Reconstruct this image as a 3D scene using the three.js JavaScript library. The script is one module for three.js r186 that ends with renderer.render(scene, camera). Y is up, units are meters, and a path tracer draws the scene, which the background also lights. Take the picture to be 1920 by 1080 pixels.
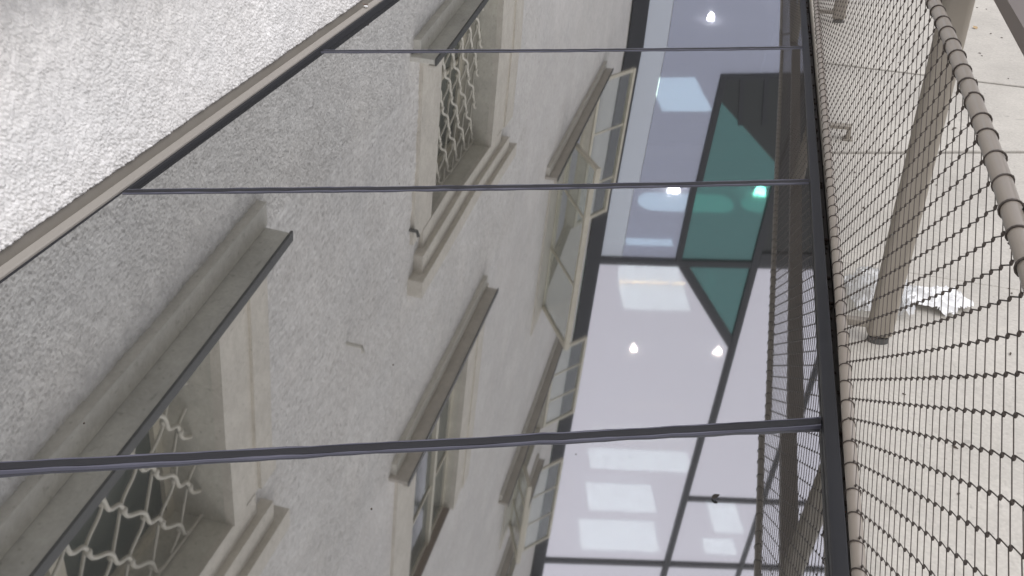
import * as THREE from 'three';
import { mergeGeometries, toCreasedNormals } from 'three/addons/utils/BufferGeometryUtils.js';
import { RoundedBoxGeometry } from 'three/addons/geometries/RoundedBoxGeometry.js';

// ---------------------------------------------------------------- camera, sky, sun, exposure
const W = 1024, H = 576;
const scene = new THREE.Scene();
const camera = new THREE.PerspectiveCamera(33.4, W / H, 0.05, 400);
camera.rotation.order = 'YXZ';
camera.position.set(0, 1.7, 0);
camera.rotation.set(-31.174 * Math.PI / 180, 13.601 * Math.PI / 180, 0);
scene.add(camera);

const renderer = new THREE.WebGLRenderer({ antialias: true });
renderer.setSize(W, H);
renderer.toneMapping = THREE.LinearToneMapping;
renderer.toneMappingExposure = 1.15;
renderer.shadowMap.enabled = true;

const SKY = 1.72;                                   // overcast sky: brighter overhead than near the horizon
{
  const w = 128, h = 64, d = new Float32Array(w * h * 4);
  for (let j = 0; j < h; j++) {
    const el = ((j + 0.5) / h - 0.5) * Math.PI, s = Math.max(0, Math.sin(el));
    for (let i = 0; i < w; i++) {
      const L = SKY * (1 + 2 * s) / 3 * (el < -0.05 ? 0.45 : 1), k = (j * w + i) * 4;
      d[k] = L * 0.97; d[k + 1] = L * 0.975; d[k + 2] = L * 1.06; d[k + 3] = 1;
    }
  }
  const t = new THREE.DataTexture(d, w, h, THREE.RGBAFormat, THREE.FloatType);
  t.mapping = THREE.EquirectangularReflectionMapping; t.magFilter = THREE.LinearFilter; t.minFilter = THREE.LinearFilter; t.needsUpdate = true;
  scene.background = t; scene.environment = t;
}
const sun = new THREE.DirectionalLight(new THREE.Color(1, 0.96, 0.9), 0.7);
sun.position.set(21, 24, 4.4); sun.target.position.set(0, 0, -4);
sun.castShadow = true; sun.shadow.radius = 40; sun.shadow.mapSize.set(2048, 2048);
Object.assign(sun.shadow.camera, { left: -35, right: 35, top: 35, bottom: -35, near: 1, far: 90 });
scene.add(sun, sun.target);

// ---------------------------------------------------------------- helpers
let seed = 12345;
const rnd = () => { seed = (seed * 1664525 + 1013904223) >>> 0; return seed / 4294967296; };
const rr = (a, b) => a + (b - a) * rnd();
function hash(i, j, k = 0) { let h = (i * 374761393 + j * 668265263 + k * 974634777) | 0; h = Math.imul(h ^ (h >>> 13), 1274126177); h ^= h >>> 16; return (h >>> 0) / 4294967296; }
function vnoise(x, y, k = 0, per = 0) {
  const i = Math.floor(x), j = Math.floor(y); let fx = x - i, fy = y - j; fx = fx * fx * (3 - 2 * fx); fy = fy * fy * (3 - 2 * fy);
  const m = (a) => per ? ((a % per) + per) % per : a;
  const a = hash(m(i), m(j), k), b = hash(m(i + 1), m(j), k), c = hash(m(i), m(j + 1), k), d = hash(m(i + 1), m(j + 1), k);
  return a + (b - a) * fx + (c - a) * fy + (a - b - c + d) * fx * fy;
}
const lerp = (a, b, t) => a + (b - a) * t;
const clamp = (x, a = 0, b = 1) => Math.min(b, Math.max(a, x));
function piecewise(tab, x) { if (x <= tab[0][0]) return tab[0][1]; for (let i = 1; i < tab.length; i++) if (x <= tab[i][0]) return lerp(tab[i - 1][1], tab[i][1], (x - tab[i - 1][0]) / (tab[i][0] - tab[i - 1][0])); return tab[tab.length - 1][1]; }

function tex(n, f, srgb = false) {                  // n x n texture from f(u, v) -> value or [r, g, b], 0..1
  const d = new Uint8Array(n * n * 4);
  for (let j = 0; j < n; j++) for (let i = 0; i < n; i++) {
    const v = f(i / n, j / n), k = (j * n + i) * 4;
    if (typeof v === 'number') d[k] = d[k + 1] = d[k + 2] = clamp(v) * 255; else { d[k] = clamp(v[0]) * 255; d[k + 1] = clamp(v[1]) * 255; d[k + 2] = clamp(v[2]) * 255; }
    d[k + 3] = 255;
  }
  const t = new THREE.DataTexture(d, n, n); t.wrapS = t.wrapT = THREE.RepeatWrapping; t.magFilter = THREE.LinearFilter; t.minFilter = THREE.LinearMipmapLinearFilter; t.generateMipmaps = true;
  if (srgb) t.colorSpace = THREE.SRGBColorSpace; t.needsUpdate = true; return t;
}
const lin = (r, g, b) => new THREE.Color().setRGB(r, g, b);
function mat(c, o = {}) { return new THREE.MeshStandardMaterial({ color: lin(...c), roughness: 0.8, ...o }); }

const taken = {};
function numbered(n) { const k = taken[n] = (taken[n] ?? -1) + 1; return k ? `${n}_${String(k).padStart(3, '0')}` : n; }
function add(parent, name, geo, material) { const m = new THREE.Mesh(geo, material); m.name = parent === scene ? numbered(name) : name; m.castShadow = m.receiveShadow = true; parent.add(m); return m; }
function thing(name, label, category, group) { const g = new THREE.Group(); g.name = numbered(name); g.userData = { label, category }; if (group) g.userData.group = group; scene.add(g); return g; }
function tag(o, label, category, group) { o.userData.label = label; o.userData.category = category; if (group) o.userData.group = group; return o; }

// box with uv in metres, from corners
function box(x0, x1, y0, y1, z0, z1, r = 0) {
  const sx = Math.abs(x1 - x0), sy = Math.abs(y1 - y0), sz = Math.abs(z1 - z0);
  const g = r ? new RoundedBoxGeometry(sx, sy, sz, 2, Math.min(r, sx / 2.01, sy / 2.01, sz / 2.01)) : new THREE.BoxGeometry(sx, sy, sz);
  const p = g.attributes.position, n = g.attributes.normal, uv = g.attributes.uv;
  for (let i = 0; i < p.count; i++) {
    const ax = Math.abs(n.getX(i)), ay = Math.abs(n.getY(i)), az = Math.abs(n.getZ(i));
    if (ax >= ay && ax >= az) uv.setXY(i, p.getZ(i), p.getY(i)); else if (ay >= az) uv.setXY(i, p.getX(i), p.getZ(i)); else uv.setXY(i, p.getX(i), p.getY(i));
  }
  g.translate((x0 + x1) / 2, (y0 + y1) / 2, (z0 + z1) / 2); return g;
}
// prism: polygon [[a,b]...] extruded; frame maps (a,b,c) -> [x,y,z]
function prism(poly, c0, c1, frame) {
  const pos = [], uv = [], n = poly.length;
  const P = (a, b, c) => { pos.push(...frame(a, b, c)); };
  const tri = THREE.ShapeUtils.triangulateShape(poly.map(([a, b]) => new THREE.Vector2(a, b)), []);
  for (const [i, j, k] of tri) for (const [c, o] of [[c0, [i, j, k]], [c1, [k, j, i]]]) for (const q of o) { P(...poly[q], c); uv.push(...poly[q]); }
  for (let i = 0; i < n; i++) { const A = poly[i], B = poly[(i + 1) % n], l = Math.hypot(B[0] - A[0], B[1] - A[1]);
    for (const [p, c, uu] of [[A, c0, 0], [A, c1, 0], [B, c1, l], [A, c0, 0], [B, c1, l], [B, c0, l]]) { P(...p, c); uv.push(uu, c); } }
  const g = new THREE.BufferGeometry(); g.setAttribute('position', new THREE.Float32BufferAttribute(pos, 3)); g.setAttribute('uv', new THREE.Float32BufferAttribute(uv, 2)); g.computeVertexNormals(); return g;
}
// round tube along a list of points
function tube(pts, r, rad = 6, cap = false) {
  const pos = [], nor = [], idx = [], uv = [], n = pts.length; let up = new THREE.Vector3(0, 1, 0), len = 0;
  const V = pts.map((p) => p.isVector3 ? p : new THREE.Vector3(...p)), t = new THREE.Vector3(), a = new THREE.Vector3(), b = new THREE.Vector3();
  for (let i = 0; i < n; i++) {
    t.subVectors(V[Math.min(n - 1, i + 1)], V[Math.max(0, i - 1)]).normalize();
    if (i === 0 && Math.abs(t.y) > 0.9) up.set(1, 0, 0);
    a.crossVectors(up, t).normalize(); b.crossVectors(t, a).normalize(); up.copy(b);
    if (i) len += V[i].distanceTo(V[i - 1]);
    for (let k = 0; k < rad; k++) { const c = Math.cos(k / rad * 6.2832), s = Math.sin(k / rad * 6.2832), nx = a.x * c + b.x * s, ny = a.y * c + b.y * s, nz = a.z * c + b.z * s; pos.push(V[i].x + nx * r, V[i].y + ny * r, V[i].z + nz * r); nor.push(nx, ny, nz); uv.push(len, k / rad); }
    if (i) for (let k = 0; k < rad; k++) { const p = (i - 1) * rad + k, q = (i - 1) * rad + (k + 1) % rad; idx.push(p, q, p + rad, q, q + rad, p + rad); }
  }
  if (cap) for (const e of [0, (n - 1) * rad]) for (let k = 1; k < rad - 1; k++) e ? idx.push(e, e + k, e + k + 1) : idx.push(e, e + k + 1, e + k);
  const g = new THREE.BufferGeometry(); g.setAttribute('position', new THREE.Float32BufferAttribute(pos, 3)); g.setAttribute('normal', new THREE.Float32BufferAttribute(nor, 3)); g.setAttribute('uv', new THREE.Float32BufferAttribute(uv, 2)); g.setIndex(idx); return g;
}
const merge = (l) => mergeGeometries(l.map((g) => g.index ? g.toNonIndexed() : g));

// ---------------------------------------------------------------- surfaces
const grainTile = tex(1024, (u, v) => {             // roughcast grain, 1.6 m tile
  const P = 96; const g = vnoise(u * P, v * P, 1, P), f = vnoise(u * P * 2, v * P * 2, 2, P * 2), q = vnoise(u * P * 4, v * P * 4, 3, P * 4), c = vnoise(u * 24, v * 24, 4, 24);
  return clamp(0.45 * g + 0.3 * f + 0.15 * q + 0.25 * c - 0.05);
});
grainTile.repeat.set(1 / 1.6, 1 / 1.6);
const fineTile = tex(512, (u, v) => 0.5 * vnoise(u * 64, v * 64, 5, 64) + 0.35 * vnoise(u * 128, v * 128, 6, 128) + 0.15 * vnoise(u * 256, v * 256, 16, 256));
const plasterTint = tex(1024, (u, v) => {           // speckles and faint weather patches in the plaster, 3.2 m tile
  const p = vnoise(u * 5, v * 5, 7, 5) * 0.6 + vnoise(u * 13, v * 13, 8, 13) * 0.4, s = vnoise(u * 190, v * 190, 9, 190), s2 = vnoise(u * 97, v * 97, 10, 97);
  let L = 0.918 + 0.07 * (p - 0.5) + 0.08 * (s - 0.5) + 0.05 * (vnoise(u * 61, v * 61, 12, 61) - 0.5); if (s2 > 0.88) L -= 0.12 * (s2 - 0.88) / 0.12; const w = 0.004 * (vnoise(u * 9, v * 9, 11, 9) - 0.5);
  return [L + w, L, L - 0.006 - w];
}, true);
plasterTint.repeat.set(1 / 3.2, 1 / 3.2);
const paintTint = tex(512, (u, v) => {               // 1 m tile of old paint: brush marks, grime spots, small chips
  const b = vnoise(u * 8, v * 90, 60, 0) * 0 + vnoise(u * 6, v * 6, 61, 6), d = vnoise(u * 23, v * 23, 62, 23), f = vnoise(u * 80, v * 80, 63, 80), c = vnoise(u * 41, v * 41, 64, 41);
  let L = 0.955 + 0.06 * (b - 0.5) + 0.05 * (d - 0.5) + 0.05 * (f - 0.5); if (c > 0.86) L -= 0.9 * (c - 0.86); return [L, L * 0.995, L * 0.975];
}, true);
const M = {
  plaster: new THREE.MeshStandardMaterial({ map: plasterTint, color: lin(0.98, 0.95, 0.93), roughness: 0.95, bumpMap: grainTile, bumpScale: 0.012 }),
  plasterMid: new THREE.MeshStandardMaterial({ map: plasterTint, color: lin(0.98, 0.955, 0.935), roughness: 0.95 }),
  trim: mat([0.80, 0.76, 0.70], { map: paintTint, bumpMap: fineTile, bumpScale: 0.0015, roughness: 0.7 }),
  reveal: mat([0.74, 0.72, 0.66], { map: paintTint, bumpMap: fineTile, bumpScale: 0.0015, roughness: 0.8 }),
  sill: mat([0.82, 0.81, 0.77], { map: paintTint, bumpMap: fineTile, bumpScale: 0.0015, roughness: 0.6 }),
  apron: mat([0.84, 0.82, 0.77], { map: paintTint, bumpMap: fineTile, bumpScale: 0.0015, roughness: 0.7 }),
  drip: mat([0.09, 0.09, 0.085], { roughness: 0.5, metalness: 0.3 }),
  sillStone: mat([0.64, 0.60, 0.555], { map: paintTint, bumpMap: fineTile, bumpScale: 0.0015, roughness: 0.7 }),
  grille: mat([0.8, 0.77, 0.7], { map: paintTint, bumpMap: fineTile, bumpScale: 0.0015, roughness: 0.5 }),
  sash: mat([0.76, 0.72, 0.62], { map: paintTint, bumpMap: fineTile, bumpScale: 0.0015, roughness: 0.55 }),
  timber: mat([0.30, 0.235, 0.19], { roughness: 0.7 }),
  winPane: new THREE.MeshPhysicalMaterial({ color: lin(0.09, 0.105, 0.092), roughness: 0.06, metalness: 0, ior: 1.7 }),
  sashPane: new THREE.MeshPhysicalMaterial({ color: lin(0.86, 0.88, 0.87), roughness: 0.03, transmission: 1, thickness: 0, ior: 1.6, side: THREE.DoubleSide }),
  curtain: mat([0.38, 0.39, 0.35], { roughness: 0.9, side: THREE.DoubleSide }),
  flashing: mat([0.31, 0.285, 0.25], { roughness: 0.6, bumpMap: fineTile, bumpScale: 0.0008 }),
  gasket: mat([0.018, 0.018, 0.021], { roughness: 0.75 }),
  sealant: mat([0.10, 0.10, 0.13], { roughness: 0.5 }),
  frame: mat([0.035, 0.036, 0.04], { roughness: 0.45, metalness: 0.4 }),
  roofGlass: new THREE.MeshPhysicalMaterial({ color: lin(0.415, 0.417, 0.41), metalness: 0.955, roughness: 0.024 }),
  railPaint: new THREE.MeshPhysicalMaterial({ color: lin(0.275, 0.24, 0.20), roughness: 0.45, clearcoat: 0.45, clearcoatRoughness: 0.15 }),
  postPaint: mat([0.29, 0.26, 0.215], { roughness: 0.5 }),
  wire: mat([0.10, 0.085, 0.075], { roughness: 0.45, metalness: 0.6 }),
  innerRail: mat([0.17, 0.145, 0.13], { roughness: 0.45 }),
  gutter: mat([0.16, 0.15, 0.14], { roughness: 0.7 }), concrete: mat([0.3, 0.29, 0.27], { roughness: 0.9 }),
  facadeFrame: mat([0.028, 0.03, 0.036], { roughness: 0.45, metalness: 0.3 }),
  lavender: new THREE.MeshPhysicalMaterial({ color: lin(0.97, 0.945, 1.0), metalness: 0.84, roughness: 0.02, transmission: 1, thickness: 0, ior: 1.9, side: THREE.DoubleSide }),
  blueGlass: new THREE.MeshPhysicalMaterial({ color: lin(0.70, 0.73, 0.86), metalness: 0.56, roughness: 0.02, transmission: 1, thickness: 0, ior: 1.7, side: THREE.DoubleSide }),
  paleGlass: new THREE.MeshPhysicalMaterial({ color: lin(0.86, 0.90, 0.96), metalness: 0.62, roughness: 0.02, transmission: 1, thickness: 0, ior: 1.9, side: THREE.DoubleSide }),
  teal: new THREE.MeshPhysicalMaterial({ color: lin(0.19, 0.42, 0.405), metalness: 0.55, roughness: 0.03, transmission: 1, thickness: 0, ior: 1.5, side: THREE.DoubleSide }),
  darkPanel: mat([0.02, 0.025, 0.024], { roughness: 0.3 }),
  ceiling: mat([0.62, 0.62, 0.66], { roughness: 0.9, side: THREE.DoubleSide }),
};

// ---------------------------------------------------------------- ground and terrace
add(scene, 'ground', new THREE.PlaneGeometry(600, 600).rotateX(-Math.PI / 2).translate(0, -0.6, 0), mat([0.2, 0.19, 0.18], { roughness: 0.95 })).userData.kind = 'structure';

const slabTint = (k) => tex(1024, (u, v) => {       // 2 m tile of cast concrete: pores, fine sand, faint stains
  const st = vnoise(u * 4, v * 4, 20 + k, 4) * 0.5 + vnoise(u * 11, v * 11, 21 + k, 11) * 0.3 + vnoise(u * 37, v * 37, 28 + k, 37) * 0.2, sand = vnoise(u * 340, v * 340, 22 + k, 340), pore = vnoise(u * 170, v * 170, 23 + k, 170), spot = vnoise(u * 60, v * 60, 24 + k, 60);
  let L = 0.80 + 0.12 * (st - 0.5) + 0.055 * (sand - 0.5); if (pore > 0.9) L -= 0.9 * (pore - 0.9); if (spot > 0.93) L -= 1.2 * (spot - 0.93);
  return [L * 0.93, L * 0.908, L * 0.862];
}, true);
{
  const terrace = new THREE.Group(); terrace.name = 'terrace'; terrace.userData.kind = 'structure'; scene.add(terrace);
  const X0 = 0.425, X1 = 9, gap = 0.016, top = 0, bot = -0.07;
  // joint lines given by z at x = 0.45 and at x = 1.45
  const joints = [[7, 7.2], [3.2, 3.35], [0.4, 0.52], [-3.181, -3.083], [-4.202, -4.455], [-5.509, -5.339], [-7.4, -7.25], [-9.6, -9.5], [-12.4, -12.2], [-16, -16], [-21, -21]];
  const zAt = (j, x) => lerp(j[0], j[1], (x - 0.45) / 1.0);
  const tints = [0, 1, 2].map((k) => { const t = slabTint(k * 10); t.repeat.set(0.5, 0.5); return new THREE.MeshStandardMaterial({ map: t, roughness: 0.9, bumpMap: fineTile, bumpScale: 0.002 }); });
  const fr = (a, b, c) => [a, c, b];
  for (let i = 0; i + 1 < joints.length; i++) {
    const A = joints[i], B = joints[i + 1], ga = i === 3 ? 0.0012 : gap, gb = i === 2 ? 0.0012 : gap;
    for (const [xa, xb] of [[X0, 2.6 - gap], [2.6 + gap, 5.2], [5.2 + 2 * gap, X1]]) {
      const q = [[xa, zAt(A, xa) - ga], [xb, zAt(A, Math.min(xb, 3)) - ga], [xb, zAt(B, Math.min(xb, 3)) + gb], [xa, zAt(B, xa) + gb]];
      // a small chamfer round the top
      const c = 0.004, in2 = [[xa + c, q[0][1] - c], [xb - c, q[1][1] - c], [xb - c, q[2][1] + c], [xa + c, q[3][1] + c]];
      const g1 = prism(q, bot, top - c, fr);
      const pos = [], uv = []; const tri = (...ps) => ps.forEach((p) => { pos.push(...p); uv.push(p[0], p[2]); });
      const Q = q.map(([x, z]) => [x, top - c, z]), I = in2.map(([x, z]) => [x, top, z]);
      tri(I[0], I[1], I[2]); tri(I[0], I[2], I[3]); for (let k = 0; k < 4; k++) { const n = (k + 1) % 4; tri(Q[k], Q[n], I[n]); tri(Q[k], I[n], I[k]); }
      const g2 = new THREE.BufferGeometry(); g2.setAttribute('position', new THREE.Float32BufferAttribute(pos, 3)); g2.setAttribute('uv', new THREE.Float32BufferAttribute(uv, 2)); g2.computeVertexNormals();
      add(terrace, 'paving_slab', merge([g1, g2]), tints[(i * 2 + (xa > 1 ? 1 : 0)) % 3]);
    }
  }
  add(terrace, 'slab_bed', box(X0 + 0.01, X1, -0.45, -0.072, -21.5, 7.5), mat([0.09, 0.085, 0.08]));
}

// ---------------------------------------------------------------- glass roof strip between the wall and the terrace
const TH = 2.4417 * Math.PI / 180, GX1 = 0.355, GY1 = -0.05, GX0 = -2.269;
const planeY = (x) => GY1 - Math.tan(TH) * (x - GX1);
const jz = (z0, x) => z0 - (z0 === -1.261 ? 0.396 : 0.3755) * (x + 2.27);                      // joints run obliquely across the strip
const jointsZ = [4.3, 2.4, 0.55, -1.261, -2.949, -4.866, -6.78, -8.7, -10.6, -12.5, -14.4, -16.3, -18.2, -20.1];
const bend = {                                                       // how each pane sits and sags: slopes in degrees about its middle
  3: { c: [-1, -1.5], k: [0.2907, -0.382, 0.2467, 0.0075, 0.0535, 0.0086, -0.0028, 0.0138] },
  4: { c: [-1, -2.6], k: [0.4507, 0.2032, -0.244, -0.5604, 0.092, 0.0182, 0.0304, -0.0306] },
  5: { c: [-1, -4.4], k: [-0.2505, 0.1547, -0.1488, -0.0382, 0.2895, 0.0076, -0.016, -0.0005] },
  6: { c: [-1, -6.2], k: [-0.8238, 0.042, -0.0436, -0.1654, 0.0347, 0.003, 0.0024, -0.002] },
};
function paneY(i, x, z) {
  const b = bend[i]; if (!b) return planeY(x);
  const X = x - b.c[0], Z = z - b.c[1], k = b.k, R = Math.PI / 180;
  return planeY(x) + (i === 3 || i === 4 ? 0.006 : 0) - R * (k[0] * X + (k[1] + 0.0178) * Z + k[2] * X * X / 2 + k[3] * Z * Z / 2 + k[4] * X * Z + k[5] * X * X * Z + k[6] * X * Z * Z + k[7] * X * X * X);
}
{
  const roof = thing('glass_roof', 'strip of large mirroring glass panes laid between plaster wall and terrace', 'glass roof');
  for (let i = 1; i < jointsZ.length; i++) {                         // pane i spans joints i-1 (near) .. i (far)
    const n = 28, pos = [], uv = [], idx = [], e = 0.008;
    for (let a = 0; a <= n; a++) for (let b = 0; b <= n; b++) {
      const x = lerp(GX0, GX1, a / n), z = lerp(jz(jointsZ[i - 1], x) - e, jz(jointsZ[i], x) + e, b / n);
      pos.push(x, paneY(i, x, z), z); uv.push(x, z);
    }
    for (let a = 0; a < n; a++) for (let b = 0; b < n; b++) { const p = a * (n + 1) + b, q = p + n + 1; idx.push(p, q, p + 1, q, q + 1, p + 1); }
    // rim, 20 mm deep
    const base = pos.length / 3, ring = [];
    for (let b = 0; b <= n; b++) ring.push(b); for (let a = 1; a <= n; a++) ring.push(a * (n + 1) + n); for (let b = n - 1; b >= 0; b--) ring.push(n * (n + 1) + b); for (let a = n - 1; a >= 1; a--) ring.push(a * (n + 1));
    ring.forEach((r) => { pos.push(pos[r * 3], pos[r * 3 + 1] - 0.0005, pos[r * 3 + 2]); uv.push(0, 0); }); ring.forEach((r) => { pos.push(pos[r * 3], pos[r * 3 + 1] - 0.02, pos[r * 3 + 2]); uv.push(0, 0); });
    const L = ring.length; for (let k = 0; k < L; k++) { const m = (k + 1) % L; idx.push(base + k, base + m, base + L + k, base + m, base + L + m, base + L + k); }
    const g = new THREE.BufferGeometry(); g.setAttribute('position', new THREE.Float32BufferAttribute(pos, 3)); g.setAttribute('uv', new THREE.Float32BufferAttribute(uv, 2)); g.setIndex(idx); g.computeVertexNormals();
    add(roof, 'glass_pane', g, M.roofGlass);
  }
  // joints: a rubber strip between two ragged beads of sealant
  for (let i = 1; i + 1 < jointsZ.length + 1 && i < jointsZ.length; i++) {
    const n = 90, mk = (o0, o1, h, rag) => {
      const pos = [], uv = [], idx = [];
      for (let a = 0; a <= n; a++) {
        const x = lerp(GX0 + 0.002, GX1 - 0.002, a / n), zc = jz(jointsZ[i], x), yb = Math.max(paneY(i, x, zc), i + 1 < jointsZ.length ? paneY(i + 1, x, zc) : -9), lo = Math.min(paneY(i, x, zc), i + 1 < jointsZ.length ? paneY(i + 1, x, zc) : 9) - 0.012;
        const w0 = o0 + rag * (vnoise(a * 0.5, i, 30) - 0.5) * 0.006, w1 = o1 + rag * (vnoise(a * 0.5, i, 31) - 0.5) * 0.006, hh = h + rag * 0.002 * vnoise(a * 0.8, i, 32);
        for (const [dz, y] of [[w0, lo], [w0, yb + hh * 0.6], [lerp(w0, w1, 0.2), yb + hh], [lerp(w0, w1, 0.8), yb + hh], [w1, yb + hh * 0.6], [w1, lo]]) { pos.push(x, y, zc + dz); uv.push(x, dz); }
        if (a) for (let k = 0; k < 5; k++) { const p = (a - 1) * 6 + k; idx.push(p, p + 6, p + 1, p + 1, p + 6, p + 7); }
      }
      const g = new THREE.BufferGeometry(); g.setAttribute('position', new THREE.Float32BufferAttribute(pos, 3)); g.setAttribute('uv', new THREE.Float32BufferAttribute(uv, 2)); g.setIndex(idx); g.computeVertexNormals(); return g;
    };
    const st = add(roof, 'joint_strip', mk(-0.015, 0.015, 0.005, 0), M.gasket);
    add(st, 'sealant_bead', mk(-0.0195, -0.0152, 0.0035, 1), M.sealant); add(st, 'sealant_bead', mk(0.0152, 0.0195, 0.0035, 1), M.sealant);
  }
  // frame along the terrace, black strip along the wall
  add(roof, 'edge_frame', merge([box(GX1 + 0.001, GX1 + 0.042, -0.12, -0.028, -20.5, 4, 0.004)]), M.frame);
  add(roof, 'edge_frame', box(GX0 - 0.015, GX0 - 0.001, 0.0, planeY(GX0) + 0.019, -20.5, 4, 0.003), M.gasket);
  add(roof, 'gutter', merge([box(0.398, 0.432, -0.16, -0.12, -20.5, 4)]), M.gutter);
  add(roof, 'underframe', box(-2.42, 0.42, -0.5, -0.17, -20.5, 4), M.concrete);
}

// ---------------------------------------------------------------- the plastered building on the left
const WX = -2.3686;
const F = (a, b, c) => [WX + a, b, -c];             // (out of the wall, height, along the wall) -> world
const HOLES = {                                     // window openings: along0, along1, low, high
  a: [1.65, 3.65, 0.9, 2.57], b: [7.45, 9.44, 0.5, 2.57], c: [7.5, 9.45, 4.92, 7.95], d: [15.5, 18.5, 4.92, 8.7], e: [15.5, 18.5, 11.75, 14.05], f: [15.5, 18.5, 15.2, 18.2],
  g: [7.5, 9.45, 11.75, 14.05], h: [1.65, 3.65, 4.92, 7.95],
};
const building = thing('plastered_building', 'old white roughcast building rising left of the glass roof', 'building');
{
  const h3 = (u, v) => {
    const cell = (s, k) => { const x = u / s, y = v / s, i = Math.floor(x), j = Math.floor(y); let best = 0; for (let a = -1; a <= 1; a++) for (let b = -1; b <= 1; b++) { const px = i + a + 0.15 + 0.7 * hash(i + a, j + b, k), py = j + b + 0.15 + 0.7 * hash(i + a, j + b, k + 1), r = 0.45 + 0.4 * hash(i + a, j + b, k + 2), d = Math.hypot(x - px, y - py) / r; if (d < 1) best = Math.max(best, (1 - d * d) * (0.4 + 0.6 * hash(i + a, j + b, k + 3))); } return best; };
    const patch = clamp(0.35 + 1.3 * vnoise(u * 2.1 + 7, v * 2.1, 40));
    return 0.009 * patch * cell(0.0135, 50) + 0.008 * cell(0.0085, 60) + 0.006 * (vnoise(u * 24, v * 24, 41) - 0.5) + 0.006 * (vnoise(u * 6, v * 6, 42) - 0.5) - 0.004;
  };
  const inHole = (u, v) => Object.values(HOLES).some(([a, b, c, d]) => u > a && u < b && v > c - (c < 1 ? 0.097 * (u - b) : 0) && v < d);
  function rough(u0, u1, v0, v1, s, ragged) {
    const nu = Math.round((u1 - u0) / s), nv = Math.round((v1 - v0) / s), pos = new Float32Array((nu + 1) * (nv + 1) * 3), uv = new Float32Array((nu + 1) * (nv + 1) * 2), idx = [];
    for (let i = 0; i <= nu; i++) for (let j = 0; j <= nv; j++) {
      const u = lerp(u0, u1, i / nu); let v = lerp(v0, v1, j / nv), k = i * (nv + 1) + j; const d = h3(u, v); let e = d;
      if (ragged && j === 0) { v -= 0.006 * vnoise(u * 40, 0, 44) + 0.004 * vnoise(u * 110, 3, 45); e = -0.02; }
      pos[k * 3] = WX + e; pos[k * 3 + 1] = v; pos[k * 3 + 2] = -u; uv[k * 2] = u; uv[k * 2 + 1] = v;
    }
    for (let i = 0; i < nu; i++) for (let j = 0; j < nv; j++) { const u = lerp(u0, u1, (i + 0.5) / nu), v = lerp(v0, v1, (j + 0.5) / nv); if (inHole(u, v)) continue; const p = i * (nv + 1) + j, q = p + nv + 1; idx.push(p, q, p + 1, q, q + 1, p + 1); }
    const g = new THREE.BufferGeometry(); g.setAttribute('position', new THREE.BufferAttribute(pos, 3)); g.setAttribute('uv', new THREE.BufferAttribute(uv, 2)); g.setIndex(idx); g.computeVertexNormals(); return g;
  }
  add(building, 'plaster_wall', rough(1.2, 11.6, 0.11, 0.97, 0.005, true), M.plasterMid);
  add(building, 'plaster_wall', rough(1.2, 11.6, 0.97, 4.8, 0.010, false), M.plasterMid);
  const flat = (u0, u1, v0, v1) => {
    const s = new THREE.Shape([[u0, v0], [u1, v0], [u1, v1], [u0, v1]].map(([a, b]) => new THREE.Vector2(a, b)));
    for (const [a, b, c, d] of Object.values(HOLES)) if (a > u0 && b < u1 && c >= v0 && d <= v1) s.holes.push(new THREE.Path([[a, c], [a, d], [b, d], [b, c]].map(([x, y]) => new THREE.Vector2(x, y))));
    const g = new THREE.ShapeGeometry(s), p = g.attributes.position; for (let i = 0; i < p.count; i++) { const u = p.getX(i), v = p.getY(i); p.setXYZ(i, WX, v, -u); }
    g.computeVertexNormals(); const n = g.attributes.normal; for (let i = 0; i < n.count; i++) n.setXYZ(i, 1, 0, 0); return g;
  };
  for (const r of [[11.6, 22.65, 0.11, 4.8], [-8, 1.2, 0.11, 4.8], [-8, 22.65, 4.8, 24]]) add(building, 'plaster_wall', flat(...r), M.plaster);
  // core behind, so that no light comes through: back, roof, plinth
  add(building, 'core', merge([box(WX - 8, WX - 0.9, -0.6, 24, -22.6, 8), box(WX - 0.9, WX - 0.02, 24.001, 24.2, -22.6, 8), box(WX - 0.9, WX - 0.022, -0.6, 0.1, -22.6, 8), box(WX - 0.9, WX - 0.02, 0.12, 24, 8.001, 8.2)]), M.ceiling);
  add(building, 'cornice', box(WX - 0.3, WX + 0.5, 24.0, 24.5, -22.6, 8, 0.03), M.trim);
  // painted flashing at the foot of the wall
  add(building, 'base_flashing', prism([[-0.03, 0.0], [0.083, 0.0], [0.083, 0.086], [0.079, 0.091], [0.052, 0.100], [0.049, 0.097], [0.047, 0.05], [-0.012, 0.048], [-0.016, 0.104], [-0.03, 0.104]], -4, 20.5, F), M.flashing);
}
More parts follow.
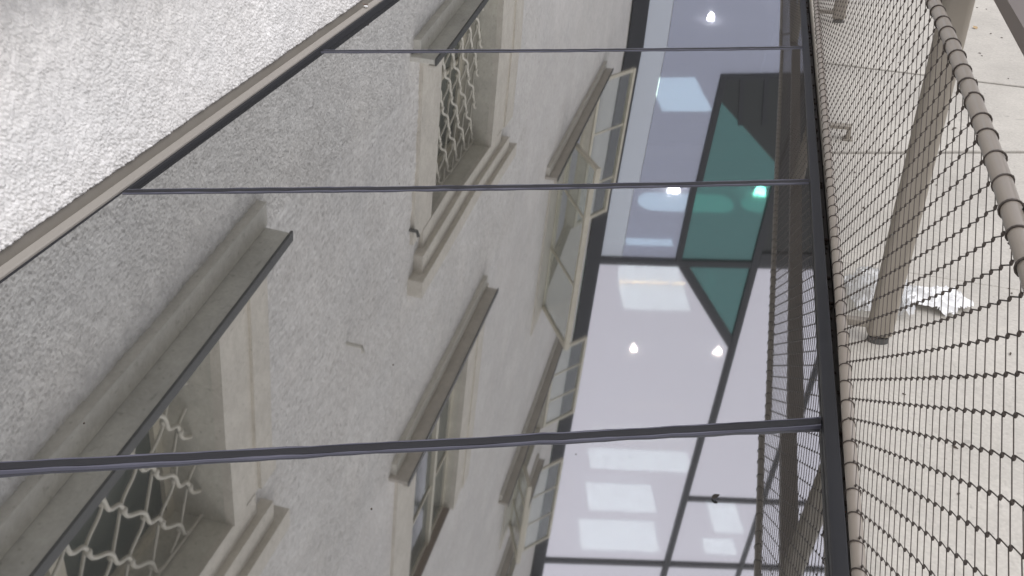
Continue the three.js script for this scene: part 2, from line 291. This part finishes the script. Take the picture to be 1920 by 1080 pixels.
// one window: surround with children
function windowUnit(hole, o) {
  const [u0, u1, v0, v1] = hole, parts = [];
  const w = o.trim, T = o.top ?? 0.5, near = o.near ?? 0.5, far = o.far ?? 0.55;
  const list = [];
  if (near) { const steps = [[0, 1, 0.035]]; for (const [a, b, e] of steps) list.push(box(WX - 0.01, WX + e, v0, v1, -(u0 - near * a), -(u0 - near * b))); }
  if (far) for (const [a, b, e] of [[0, 0.28, 0.05], [0.28, 0.62, 0.035], [0.62, 1, 0.055]]) list.push(box(WX - 0.01, WX + e, v0, v1 + 0.004, -(u1 + far * a), -(u1 + far * b)));
  if (T) for (const [a, b, e] of [[0, 0.34, 0.04], [0.34, 0.68, 0.09], [0.68, 1, 0.14]]) list.push(box(WX - 0.01, WX + e, v1 + T * a + 0.001, v1 + T * b, -(u0 - near * (0.2 + 0.8 * b)), -(u1 + far * (0.28 + 0.72 * b))));
  const d = o.depth ?? 0.3, X = WX - d - 0.05, f = 0.07;
  // window joinery at the back of the reveal
  const fr = [box(X, X + 0.05, v0, v1, -u0 - 0.0, -u0 - f), box(X, X + 0.05, v0, v1, -u1 + f, -u1), box(X, X + 0.05, v1 - f, v1 - 0.001, -u0 - f, -u1 + f), box(X, X + 0.05, v0, v0 + f, -u0 - f, -u1 + f)];
  for (const m of o.mull ?? []) fr.push(box(X + 0.001, X + 0.07, v0, v1 - 0.002, -m + 0.05, -m - 0.05));
  for (const m of o.bars ?? []) fr.push(box(X + 0.002, X + 0.04, m - 0.02, m + 0.02, -u0 - f, -u1 + f));
  const win = add(building, 'window', merge(fr), M.sash);
  const sp = (name, g, m) => add(win, name, g, m);
  for (const g of list) sp('surround', g, M.trim);
  // reveal: jambs, soffit, floor
  sp('jamb', box(WX - d, WX - 0.003, v0, v1, -u1 - 0.06, -u1 - 0.001), M.reveal); sp('jamb', box(WX - d, WX - 0.003, v0, v1, -u0 + 0.001, -u0 + 0.06), M.reveal);
  sp('soffit', box(WX - d, WX - 0.003, v1 + 0.0, v1 + 0.06, -u0 + 0.06, -u1 - 0.06), o.soffit ?? M.reveal);
  // sill: apron, slab, drip edge; sl = fall along the wall
  const sl = o.fall ?? 0, sv = o.sill, a0 = u0 - (o.sn ?? 0.4), a1 = u1 + (o.sf ?? 0.4);
  const fall = (g) => { const p = g.attributes.position; for (let i = 0; i < p.count; i++) p.setY(i, p.getY(i) - sl * (-p.getZ(i) - u1)); g.computeVertexNormals(); return g; };
  sp('apron', fall(box(WX - 0.01, WX + 0.06, sv, sv + 0.14, -a0 - 0.05, -a1 - 0.02, 0.006)), M.apron);
  sp('sill', fall(box(WX - d + 0.02, WX + 0.2, sv + 0.142, sv + 0.182, -a0, -a1, 0.004)), o.stone ?? M.sill);
  sp('sill_lip', fall(box(WX + 0.15, WX + 0.2, sv + 0.1905, sv + 0.206, -a0 + 0.002, -a1 - 0.002, 0.003)), M.trim);
  sp('drip_edge', fall(box(WX + 0.201, WX + 0.216, sv + 0.13, sv + 0.19, -a0 + 0.005, -a1 - 0.005, 0.003)), M.drip);
  if (!o.open) sp('pane', box(X + 0.01, X + 0.02, v0 + f, v1 - f, -u0 - f, -u1 + f), M.winPane);
  else sp('drape', (() => { const n = 40, pos = [], idx = []; for (let i = 0; i <= n; i++) { const z = -lerp(u0 + 0.1, u1 - 0.1, i / n), x = X - 0.25 + 0.04 * Math.sin(i * 1.3); pos.push(x, v0, z, x, v1, z); if (i) { const p = (i - 1) * 2; idx.push(p, p + 2, p + 1, p + 1, p + 2, p + 3); } } const g = new THREE.BufferGeometry(); g.setAttribute('position', new THREE.Float32BufferAttribute(pos, 3)); g.setIndex(idx); g.computeVertexNormals(); return g; })(), M.curtain);
  return { win, sp };
}
function grille(sp, hole, e, sl, vs) {             // diamond lattice of wavy bars with collars
  const [u0, u1, , v1] = hole, dx = 0.145, dy = 0.185, cu = u0 + 0.02, lo = (u) => vs - sl * (u - u1), hi = v1 - 0.03;
  const line = (ua, va, dir) => {                   // from low point upward
    const pts = []; const n = 300;
    for (let i = 0; i <= n; i++) { const t = i / n * 20, u = ua + dir * dx * t, v = va + dy * t, s = 0.016 * Math.sin(t * Math.PI * 2) * (dir > 0 ? 1 : 0.25); if (u < u0 + 0.012 || u > u1 - 0.012 || v < lo(u) + 0.01 || v > hi) continue; pts.push([WX + e + 0.008 * dir + 0.012 * Math.cos(t * Math.PI), v + s * 0.6, -(u - dir * s)]); }
    return pts;
  };
  const bars = [], base = vs - 0.8; const N = Math.ceil((u1 - u0 + 4) / (2 * dx));
  for (let k = -N; k <= N; k++) for (const dir of [1, -1]) { const pts = line(cu + k * 2 * dx, base, dir); if (pts.length > 4) sp('grille_bar', tube(pts, dir > 0 ? 0.0125 : 0.0095, 7, true), M.grille); }
  const col = [];
  for (let i = -40; i < 60; i++) for (let j = 0; j < 24; j++) { if ((i + j) & 1) continue; const u = cu + i * dx, v = base + j * dy; if (u < u0 + 0.03 || u > u1 - 0.03 || v < lo(u) + 0.03 || v > hi) continue; col.push(new THREE.SphereGeometry(0.02, 8, 6).scale(1, 1.25, 1).translate(WX + e, v, -u)); }
  sp('collars', merge(col), M.grille);
  const rail = (va, vb, ea, eb) => tube([[WX + e, va, -(u0 + 0.005)], [WX + e, vb, -(u1 - 0.005)]], 0.012, 6, true);
  sp('grille_rail', rail(lo(u0) + 0.015, lo(u1) + 0.015), M.grille); sp('grille_rail', rail(hi, hi), M.grille);
}
{
  const FALL = 0.097, s0 = 0.82;                     // low sills at height s0 where along = 3.65
  let r = windowUnit(HOLES.a, { sill: s0, fall: FALL, sn: 0.55, sf: 0.54, near: 0.5, far: 0.54, bars: [1.75], mull: [2.65], depth: 0.34 });
  grille(r.sp, HOLES.a, -0.16, FALL, s0 + 0.18);
  r = windowUnit(HOLES.b, { sill: s0 - FALL * (9.44 - 3.65), fall: FALL, sn: 0.75, sf: 0.5, near: 0.5, far: 0.95, bars: [1.6], mull: [8.45], depth: 0.34 });
  grille(r.sp, HOLES.b, -0.16, FALL, s0 + 0.18 - FALL * (9.44 - 3.65));
  windowUnit(HOLES.c, { sill: 4.73, sn: 0.85, sf: 0.6, near: 0.64, far: 0.75, top: 0, bars: [5.9, 6.9], mull: [8.75], depth: 0.1, soffit: M.timber, stone: M.sillStone });
  windowUnit(HOLES.h, { sill: 4.73, sn: 0.85, sf: 0.6, near: 0.64, far: 0.75, top: 0, bars: [5.9, 6.9], mull: [2.75], depth: 0.1, soffit: M.timber, stone: M.sillStone });
  windowUnit(HOLES.g, { sill: 11.55, sn: 0.85, sf: 0.6, near: 0.64, far: 0.75, top: 0, bars: [12.9], mull: [8.75], depth: 0.1, soffit: M.timber, stone: M.sillStone });
  for (const [k, sv] of [['d', 4.73], ['e', 11.57], ['f', 15.02]]) {
    const [u0, u1, v0, v1] = HOLES[k];
    const { sp } = windowUnit(HOLES[k], { sill: sv, sn: 1.9, sf: 0.5, near: 0.9, far: 0.3, top: 0, bars: [], mull: [17], depth: 0.12, open: true, stone: M.sillStone });
    // two casements standing open, each a frame with glazing bars and panes
    for (const [hu, hx, eu, ex] of k === 'd' ? [[u0, 0.03, 14.35, 0.74], [u1, 0.03, 19.4, 0.6]] : [[u0 - 0.1, 0.03, 14.3, 0.5], [u1, 0.03, 19.3, 0.66]]) {
      const L = Math.hypot(eu - hu, ex - hx), du = (eu - hu) / L, dxx = (ex - hx) / L, th = 0.03;
      const loc = (a, b, c) => F(hx + dxx * a + du * c, b, hu + du * a - dxx * c);
      const bar = (a0, a1, b0, b1, c = th) => prism([[a0, b0], [a1, b0], [a1, b1], [a0, b1]], -c, c, loc);
      const lo = v0 + 0.03, hi = v1 - 0.03, fw = 0.07, h = hi - lo;
      sp('casement', merge([bar(0, fw, lo, hi), bar(L - fw, L, lo, hi, th * 1.4), bar(fw, L - fw, lo, lo + fw), bar(fw, L - fw, hi - fw, hi), ...[1 / 3, 2 / 3].map((q) => bar(fw, L - fw, lo + h * q - 0.02, lo + h * q + 0.02, 0.015))]), M.sash);
      sp('casement_pane', bar(fw, L - fw, lo + fw, hi - fw, 0.0025), M.sashPane);
    }
  }
  // iron stubs left in the plaster
  for (const [u, v, l] of [[5.53, 2.6, 0.12], [6.93, 2.42, 0.07]]) add(building, 'wall_stub', tube([[WX - 0.02, v, -u], [WX + l, v, -u], [WX + l + 0.01, v + 0.05, -u - 0.01]], 0.016, 7, true), u < 6 ? M.apron : M.drip);
}

// ---------------------------------------------------------------- the glazed building across the end
{
  const gb = thing('glazed_building', 'modern glazed building with dark frames mirrored in the glass roof', 'building');
  gb.position.set(WX, 0, -22.652); gb.rotation.y = 16 * Math.PI / 180;   // its front runs parallel to the joints of the glass roof
  const XL = 0.41, M1 = 2.54, M2 = 4.65, M3 = 7.3, M4 = 9.4, XR = 11.5, T1 = 11.86, T2 = 22.86, T3 = 19.8, TOP = 27, LOW = 6.3;
  const fr = (x0, x1, y0, y1) => add(gb, x1 - x0 > y1 - y0 ? 'transom' : 'mullion', box(x0, x1, y0, y1, -0.12, 0.06, 0.01), M.facadeFrame);
  fr(0.03, XL, -0.5, TOP);
  fr(M1 - 0.08, M1 + 0.08, LOW, T1 - 0.1); fr(M2 - 0.1, M2 + 0.1, -0.5, TOP); for (const m of [M3, M4, XR]) fr(m - 0.07, m + 0.07, -0.5, TOP);
  fr(XL + 0.001, M2 - 0.101, T1 - 0.09, T1 + 0.09); fr(M1 + 0.081, M2 - 0.101, LOW, LOW + 0.12); fr(XL + 0.001, M2 - 0.101, T2 - 0.09, T2 + 0.09);
  const bays = [[M2 + 0.101, M3 - 0.071], [M3 + 0.071, M4 - 0.071], [M4 + 0.071, XR - 0.071]];
  for (const [p, q] of bays) { fr(p, q, T1 - 0.35, T1 + 0.09); fr(p, q, T3 - 0.07, T3 + 0.07); fr(p, q, T2 - 0.09, T2 + 0.09); }
  const pane = (poly, m, name = 'pane') => add(gb, name, prism(poly, -0.02, -0.012, (p, q, c) => [p, q, c]), m);
  const rect = (x0, x1, y0, y1) => [[x0, y0], [x1, y0], [x1, y1], [x0, y1]];
  const c2 = M2 - 0.1;
  pane(rect(XL, 0.98, 0, T1 - 0.09), M.paleGlass); pane([[0.99, 0], [c2, 0], [c2, LOW], [M1 - 0.08, LOW], [M1 - 0.08, T1 - 0.09], [0.99, T1 - 0.09]], M.blueGlass);
  pane([[M1 + 0.08, 7.0], [c2, 8.75], [c2, T1 - 0.09], [M1 + 0.08, T1 - 0.09]], M.teal);
  pane([[M1 + 0.08, LOW + 0.12], [c2, LOW + 0.12], [c2, 8.74], [M1 + 0.08, 6.99]], M.darkPanel, 'dark_panel');
  for (const [p, q] of [[2.95, 3.3], [3.55, 3.9], [4.15, 4.4]]) add(gb, 'dark_strut', prism([[p, LOW + 0.13], [p + 0.12, LOW + 0.13], [q, 7.6], [q - 0.12, 7.6]], -0.01, 0.02, (u, v, c) => [u, v, c]), M.facadeFrame);
  add(gb, 'brace', prism([[2.56, T1 + 0.1], [2.86, T1 + 0.1], [c2, 14.08], [c2, 14.5]], -0.1, 0.05, (p, q, c) => [p, q, c]), M.facadeFrame);
  pane([[2.87, T1 + 0.1], [c2, T1 + 0.1], [c2, 14.06]], M.teal);
  pane([[XL, T1 + 0.09], [2.55, T1 + 0.09], [c2, 14.5], [c2, T2 - 0.09], [XL, T2 - 0.09]], M.lavender);
  add(gb, 'brace', prism([[5.02, 12.2], [5.22, 12.2], [5.1, 17.6], [4.9, 17.6]], -0.5, -0.3, (p, q, c) => [p, q, c]), M.facadeFrame);
  for (const [p, q] of bays) { pane(rect(p, q, 0, T1 - 0.35), M.darkPanel, 'dark_panel'); pane(rect(p, q, T1 + 0.09, T3 - 0.07), M.lavender); pane(rect(p, q, T3 + 0.07, T2 - 0.09), M.lavender); pane(rect(p, q, T2 + 0.09, TOP), M.lavender); }
  pane(rect(XL, c2, T2 + 0.09, TOP), M.lavender);
  // rooms behind the glass
  const C1 = 11.5, C2 = 22.5, Z1 = -27;
  for (const y of [C1, C2]) add(gb, 'ceiling', box(0, XR - 0.1, y, y + 0.25, Z1, -0.13), M.ceiling);
  add(gb, 'roof', box(0.03, XR + 0.3, TOP + 0.01, TOP + 0.35, Z1 - 0.2, 0.3), M.facadeFrame);
  add(gb, 'back_wall', box(-0.2, XR + 0.1, -0.5, TOP, Z1 - 0.2, Z1 - 0.001), M.ceiling);
  add(gb, 'side_wall', box(XR - 0.05, XR + 0.12, -0.5, TOP, Z1, -0.13), M.ceiling); add(gb, 'side_wall', box(-0.2, -0.001, -0.5, TOP, Z1, -0.13), M.ceiling);
  for (const y of [C1, C2]) for (const z of [-3.72, -7.2, -9.6, -18.5]) add(gb, 'ceiling_beam', box(0.1, XR - 0.2, y - 0.32, y - 0.001, z - 0.14, z + 0.14), M.ceiling);
  for (const [y0, y1] of [[0, C1 - 0.05], [T1 + 0.1, C2 - 0.05]]) { add(gb, 'blind', box(0.55, 1.02, y0, y1, -0.34, -0.3), M.trim); add(gb, 'column', box(1.5, 1.9, y0, y1, -9.4, -9.0, 0.03), M.ceiling); add(gb, 'column', box(6.5, 6.9, y0, y1, -9.4, -9.0, 0.03), M.ceiling); add(gb, 'duct', new THREE.CylinderGeometry(0.25, 0.25, 10.6, 20).rotateZ(Math.PI / 2).translate(5.7, y1 - 0.5, -5.6), M.trim); }
  const glow = (c, k) => new THREE.MeshStandardMaterial({ color: 0x222222, emissive: lin(...c), emissiveIntensity: k });
  const spot = glow([1, 0.93, 0.68], 60), panelGlow = glow([0.74, 1.0, 0.86], 13), softGlow = glow([0.76, 1.0, 0.88], 5), bar = glow([1, 0.88, 0.42], 30);
  for (const [x, z, y] of [[8.25, -23.7, C1], [2.85, -3.0, C1], [5.4, -2.93, C1], [4.65, -10.7, C2], [8.24, -10.63, C2]]) {
    const r = 0.2;
    add(gb, 'downlight', new THREE.CylinderGeometry(r, r, 0.03, 20).translate(x, y - 0.017, z), spot);
    const p = new THREE.PointLight(lin(1, 0.93, 0.75), 16, 0, 2); p.position.set(x, y - 0.1, z); p.castShadow = true; p.shadow.radius = 8; gb.add(p);
  }
  const panel = (name, poly, y, m) => add(gb, name, prism(poly, y - 0.05, y - 0.002, (p, q, c) => [p, c, q]), m);
  const pill = (x, z, h, r) => Array.from({ length: 24 }, (_, i) => { const t = (i + 0.5) / 24 * 6.2832; return [x + Math.sign(Math.cos(t)) * h + r * Math.cos(t), z + r * Math.sin(t)]; });
  panel('ceiling_light', pill(3.1, -2.38, 0.95, 0.44), C1, softGlow); panel('ceiling_light', pill(5.6, -2.38, 0.5, 0.36), C1, softGlow);
  for (const [x0, x1, z0, z1, y] of [[3.7, 5.5, -13.9, -10.3, C1], [1.1, 2.35, -0.42, -0.18, C1], [4.6, 7.6, -17, -15.75, C2], [4.6, 7.6, -15.4, -13.6, C2], [2.4, 6.3, -5.3, -4.05, C2], [2.1, 4.55, -3.4, -2.05, C2], [1.65, 4.35, -1.55, -0.2, C2], [6.55, 7.6, -2.6, -1.2, C2], [6.0, 7.1, -0.85, -0.2, C2]]) panel('ceiling_light', rect(x0, x1, z0, z1), y, y < 12 ? softGlow : panelGlow);
  for (const [x0, x1, z] of [[4.65, 6.95, -15.57], [7.1, 7.7, -15.57], [3.69, 6.54, -6.1]]) panel('light_bar', rect(x0, x1, z - 0.07, z + 0.07), C2 - 0.06, bar);
}

// ---------------------------------------------------------------- railing
{
  const rail = thing('mesh_railing', 'taupe steel railing with wire net, tube handrail and posts beside the terrace', 'railing');
  const topX = (z) => piecewise([[-20, 0.44], [-2.6, 0.44], [-2.3, 0.437], [-2.0, 0.428], [-1.6, 0.414], [-1.27, 0.396], [-0.9, 0.375], [0.5, 0.32], [4, 0.2]], z);
  const botX = (z) => piecewise([[-20, 0.452], [-6.6, 0.44], [-3.5, 0.417], [-2.6, 0.41], [-2.1, 0.401], [-1.6, 0.396], [0, 0.37], [4, 0.3]], z);
  const YT = 1.09, YB = 0.06, RT = 0.0148, RB = 0.0165, Z0 = 1.2, Z1 = -17;
  const smooth = (fx, y, a, b) => { const p = []; for (let z = a; z >= b - 1e-6; z -= 0.3) p.push(new THREE.Vector3(fx(z), y, z)); return new THREE.CatmullRomCurve3(p).getPoints(160); };
  add(rail, 'handrail', tube(smooth(topX, YT, Z0, Z1), RT, 24, true), M.railPaint);
  add(rail, 'bottom_rail', tube(smooth(botX, YB, Z0, Z1), RB, 16, true), M.railPaint);
  // net: ropes in two diagonal directions, joined by ferrules
  const P = 0.0885, Q = 0.0322, J = 31, yb = YB + 0.02, X = (z, y) => lerp(botX(z), topX(z), (y - YB) / (YT - YB)) + 0.002;
  const ropes = [], nCol = Math.ceil((Z0 - Z1) / P);
  for (let i = -20; i < nCol + 20; i++) for (const dir of [1, -1]) {
    let pts = [];
    for (let j = 0; j <= J; j++) { const z = Z0 - i * P + dir * j * P / 2, y = yb + j * Q; if (z > Z0 - 0.02 || z < Z1 + 0.02) continue; const w = 0.0012 * dir; pts.push([X(z, y) + w, y - 0.0036, z], [X(z, y) + w, y + 0.0036, z]); }
    if (pts.length > 2) ropes.push(tube(pts, dir > 0 ? 0.00125 : 0.0009, 4));
  }
  const net = add(rail, 'wire_net', mergeGeometries(ropes), M.wire);
  const knotGeo = new THREE.SphereGeometry(1, 6, 4).scale(0.0032, 0.0050, 0.0040), knots = [];
  for (let i = 0; i < nCol; i++) for (let j = 0; j <= J; j++) { const z = Z0 - (i + (j & 1) / 2) * P, y = yb + j * Q; if (z > Z0 - 0.03 || z < Z1 + 0.03) continue; knots.push(knotGeo.clone().rotateX((rnd() - 0.5) * 0.5).translate(X(z, y), y, z)); }
  add(net, 'ferrules', mergeGeometries(knots), M.wire).userData.kind = 'stuff';
  // wire rings that lash the net to both tubes
  const ring = (r) => { const pts = []; for (let k = 0; k <= 16; k++) { const a = k / 16 * 6.2832; pts.push([Math.cos(a) * r, Math.sin(a) * r, 0.008 * Math.sin(a * 0.5 + 0.4)]); } return tube(pts, 0.0019, 5); };
  const rt = ring(RT + 0.0014), rb = ring(RB + 0.0014);
  for (let i = 1; i < 130; i++) {
    const z = Z0 - i * P; if (z < -10.2) break;
    const t = add(rail, 'lashing_ring', rt, M.wire); t.position.set(topX(z), YT, z + rr(-0.006, 0.006)); t.rotation.set(0, rr(-0.25, 0.1), rr(0, 6));
    const b = add(rail, 'lashing_ring', rb, M.wire); b.position.set(botX(z), YB, z + rr(-0.005, 0.005)); b.rotation.set(0, rr(-0.3, 0.2), rr(0, 6));
  }
  // posts: flat steel with rounded edges, on a dark foot
  for (const [x, z] of [[0.50, 1.0], [0.528, -2.69], [0.575, -6.36], [0.575, -10.0], [0.575, -13.7]]) {
    const post = add(rail, 'post', box(x - 0.04, x + 0.04, 0.018, 1.14, z - 0.022, z + 0.022, 0.02), M.postPaint);
    add(post, 'foot', new THREE.CylinderGeometry(0.03, 0.032, 0.018, 18).scale(1.05, 1, 0.72).translate(x, 0.0095, z), M.drip);
    add(post, 'arm', box(botX(z) + 0.01, x - 0.03, 0.05, 0.075, z - 0.012, z + 0.012, 0.004), M.postPaint);
    add(post, 'arm', tube([[topX(z) + 0.015, YT - 0.012, z], [x - 0.03, YT - 0.03, z]], 0.008, 8), M.postPaint);
  }
  // little feet that hold the bottom tube between the posts
  for (const z of [-0.85, -4.38, -8.2]) add(rail, 'foot_bracket', merge([box(botX(z) + 0.008, 0.535, 0.052, 0.068, z - 0.02, z + 0.02, 0.003), box(0.519, 0.535, 0.001, 0.0515, z - 0.02, z + 0.02, 0.003), box(0.505, 0.55, 0.0005, 0.006, z - 0.025, z + 0.025, 0.002)]), M.postPaint);
  // broad grab rail on the terrace side
  const ipts = []; for (let z = Z0; z >= Z1; z -= 0.4) ipts.push([lerp(0.475, 0.545, clamp((-z - 1.0) / 1.6)) + (z < -2.6 ? 0 : 0), z]);
  const poly = [...ipts.map(([x, z]) => [x, z]), ...ipts.slice().reverse().map(([x, z]) => [x + 0.075, z])];
  add(rail, 'grab_rail', toCreasedNormals(prism(poly, 1.142, 1.178, (a, b, c) => [a, c, b]), 0.5), M.innerRail);
  const zb = -1.33; add(rail, 'rail_bracket', tube([[topX(zb) + 0.012, YT + 0.01, zb], [0.44, YT + 0.02, zb - 0.01], [0.5, 1.141, zb - 0.01]], 0.007, 8), M.drip);
}

// ---------------------------------------------------------------- litter on the terrace
{
  const film = new THREE.MeshPhysicalMaterial({ color: lin(0.86, 0.87, 0.87), roughness: 0.1, transmission: 0.55, thickness: 0, ior: 1.45, side: THREE.DoubleSide });
  const crumple = (nx, nz, sx, sz, h, k, outline) => {
    const pos = [], uv = [], idx = [], inside = [];
    const ridge = (x, z, s, q) => 1 - Math.abs(2 * vnoise(x * s, z * s, q) - 1);
    for (let a = 0; a <= nx; a++) for (let b = 0; b <= nz; b++) {
      const x = a / nx * 2 - 1, z = b / nz * 2 - 1, ang = Math.atan2(z, x), R = outline(ang, k), d = Math.hypot(x, z) / R;
      const y = h * (0.9 * Math.max(0, 1 - d * d) * (0.5 + 0.6 * vnoise(x * 2.2 + k, z * 2.2, k)) + 0.5 * ridge(x + k, z, 5, k + 1) ** 2 + 0.3 * ridge(x, z + k, 11, k + 2) ** 2);
      pos.push(x * sx, 0.003 + y, z * sz); uv.push(x, z); inside.push(d < 1);
    }
    for (let a = 0; a < nx; a++) for (let b = 0; b < nz; b++) { const p = a * (nz + 1) + b, q = p + nz + 1; if (!(inside[p] && inside[q] && inside[p + 1] && inside[q + 1])) continue; idx.push(p, p + 1, q, q, p + 1, q + 1); }
    const g = new THREE.BufferGeometry(); g.setAttribute('position', new THREE.Float32BufferAttribute(pos, 3)); g.setAttribute('uv', new THREE.Float32BufferAttribute(uv, 2)); g.setIndex(idx); return toCreasedNormals(g, 0.5);
  };
  const out = (a, k) => 0.72 + 0.26 * (vnoise(Math.cos(a) * 1.6 + 5, Math.sin(a) * 1.6 + 5, k + 5) - 0.3) + 0.1 * Math.sin(a * 5 + k);
  const bag = tag(add(scene, 'plastic_bag', crumple(46, 46, 0.15, 0.19, 0.05, 3, out), film), 'crumpled clear plastic bag on terrace behind the railing post', 'plastic bag'); bag.position.set(0.545, 0.002, -2.96); bag.rotation.y = 0.2;
  const paper = tag(add(scene, 'paper_wrapper', crumple(40, 40, 0.14, 0.10, 0.035, 8, out), new THREE.MeshStandardMaterial({ color: lin(0.86, 0.86, 0.85), roughness: 0.7, side: THREE.DoubleSide })), 'torn white paper wrapper lying right of the railing post', 'paper'); paper.position.set(0.735, 0.002, -2.96); paper.rotation.y = -0.15;
  // leaves
  const leafGeo = (s) => { const n = 8, pos = [], idx = []; for (let i = 0; i <= n; i++) { const t = i / n, w = s * 0.32 * Math.sin(Math.PI * Math.pow(t, 0.8)) + 0.0006, y = s * 0.25 * t * t; pos.push(t * s, y + w * 0.35, -w, t * s, y, 0, t * s, y + w * 0.5, w); if (i) { const p = (i - 1) * 3; for (const q of [0, 1]) idx.push(p + q, p + q + 1, p + q + 3, p + q + 1, p + q + 4, p + q + 3); } } const g = new THREE.BufferGeometry(); g.setAttribute('position', new THREE.Float32BufferAttribute(pos, 3)); g.setIndex(idx); g.computeVertexNormals(); return g; };
  const brown = mat([0.30, 0.13, 0.06], { roughness: 0.8, side: THREE.DoubleSide }), straw = mat([0.5, 0.36, 0.2], { roughness: 0.8, side: THREE.DoubleSide });
  const leaf = (x, y, z, s, m, label) => { const l = tag(add(scene, 'dry_leaf', leafGeo(s), m), label, 'leaf', 'dry leaves'); l.position.set(x, y, z); l.rotation.set(rr(-0.2, 0.2), rr(0, 6), rr(-0.2, 0.2)); };
  leaf(0.407, -0.115, -2.02, 0.035, brown, 'reddish leaf in the dark slot beside the bottom rail');
  leaf(-2.312, 0.099, -5.69, 0.05, brown, 'brown leaf on the ledge at the foot of the plaster wall');
  const peb = tag(add(scene, 'pebble', new THREE.IcosahedronGeometry(0.011, 2).scale(1.3, 0.7, 0.9), mat([0.75, 0.74, 0.72])), 'small white pebble on the ledge beside a brown leaf', 'pebble'); peb.position.set(-2.302, 0.106, -5.64);
  leaf(1.4, 0.002, -6.4, 0.04, straw, 'straw coloured leaf on the terrace near the grab rail');
  leaf(0.068, paneY(3, 0.068, -1.9) + 0.003, -1.9, 0.022, mat([0.03, 0.025, 0.02], { side: THREE.DoubleSide }), 'tiny dark leaf lying on the glass roof near the railing');
  const bits = []; for (let i = 0; i < 90; i++) { const s = rr(0.004, 0.012), x = rr(0.5, 1.7), z = rr(-7, -1.2); bits.push(new THREE.IcosahedronGeometry(1, 0).scale(s, s * 0.25, s * rr(0.25, 0.6)).rotateY(rr(0, 6)).translate(x, s * 0.2 + 0.001, z)); }
  for (let i = 0; i < 160; i++) { const s = rr(0.004, 0.014), z = rr(-8, -0.8); bits.push(new THREE.IcosahedronGeometry(1, 0).scale(s, s * 0.5, s * rr(0.5, 1)).rotateY(rr(0, 6)).translate(rr(0.401, 0.424), -0.117 + s * 0.3, z)); }
  for (const [x, z] of [[-0.2986, -1.9677], [-0.1566, -1.998], [-0.9, -2.2], [-1.3, -3.4], [-0.4, -4.1], [-1.6, -1.7], [-0.75, -1.62], [0.1, -3.0]]) bits.push(new THREE.IcosahedronGeometry(rr(0.0016, 0.0028), 0).scale(1, 0.6, 1.3).translate(x, paneY(z > jz(-1.261, x) ? 3 : z > jz(-2.949, x) ? 4 : 5, x, z) + 0.001, z));
  const grit = add(scene, 'grit', mergeGeometries(bits), mat([0.08, 0.06, 0.045])); grit.userData = { kind: 'stuff', label: 'dark grit and leaf crumbs on the terrace, slot and glass', category: 'grit' };
}

renderer.render(scene, camera);
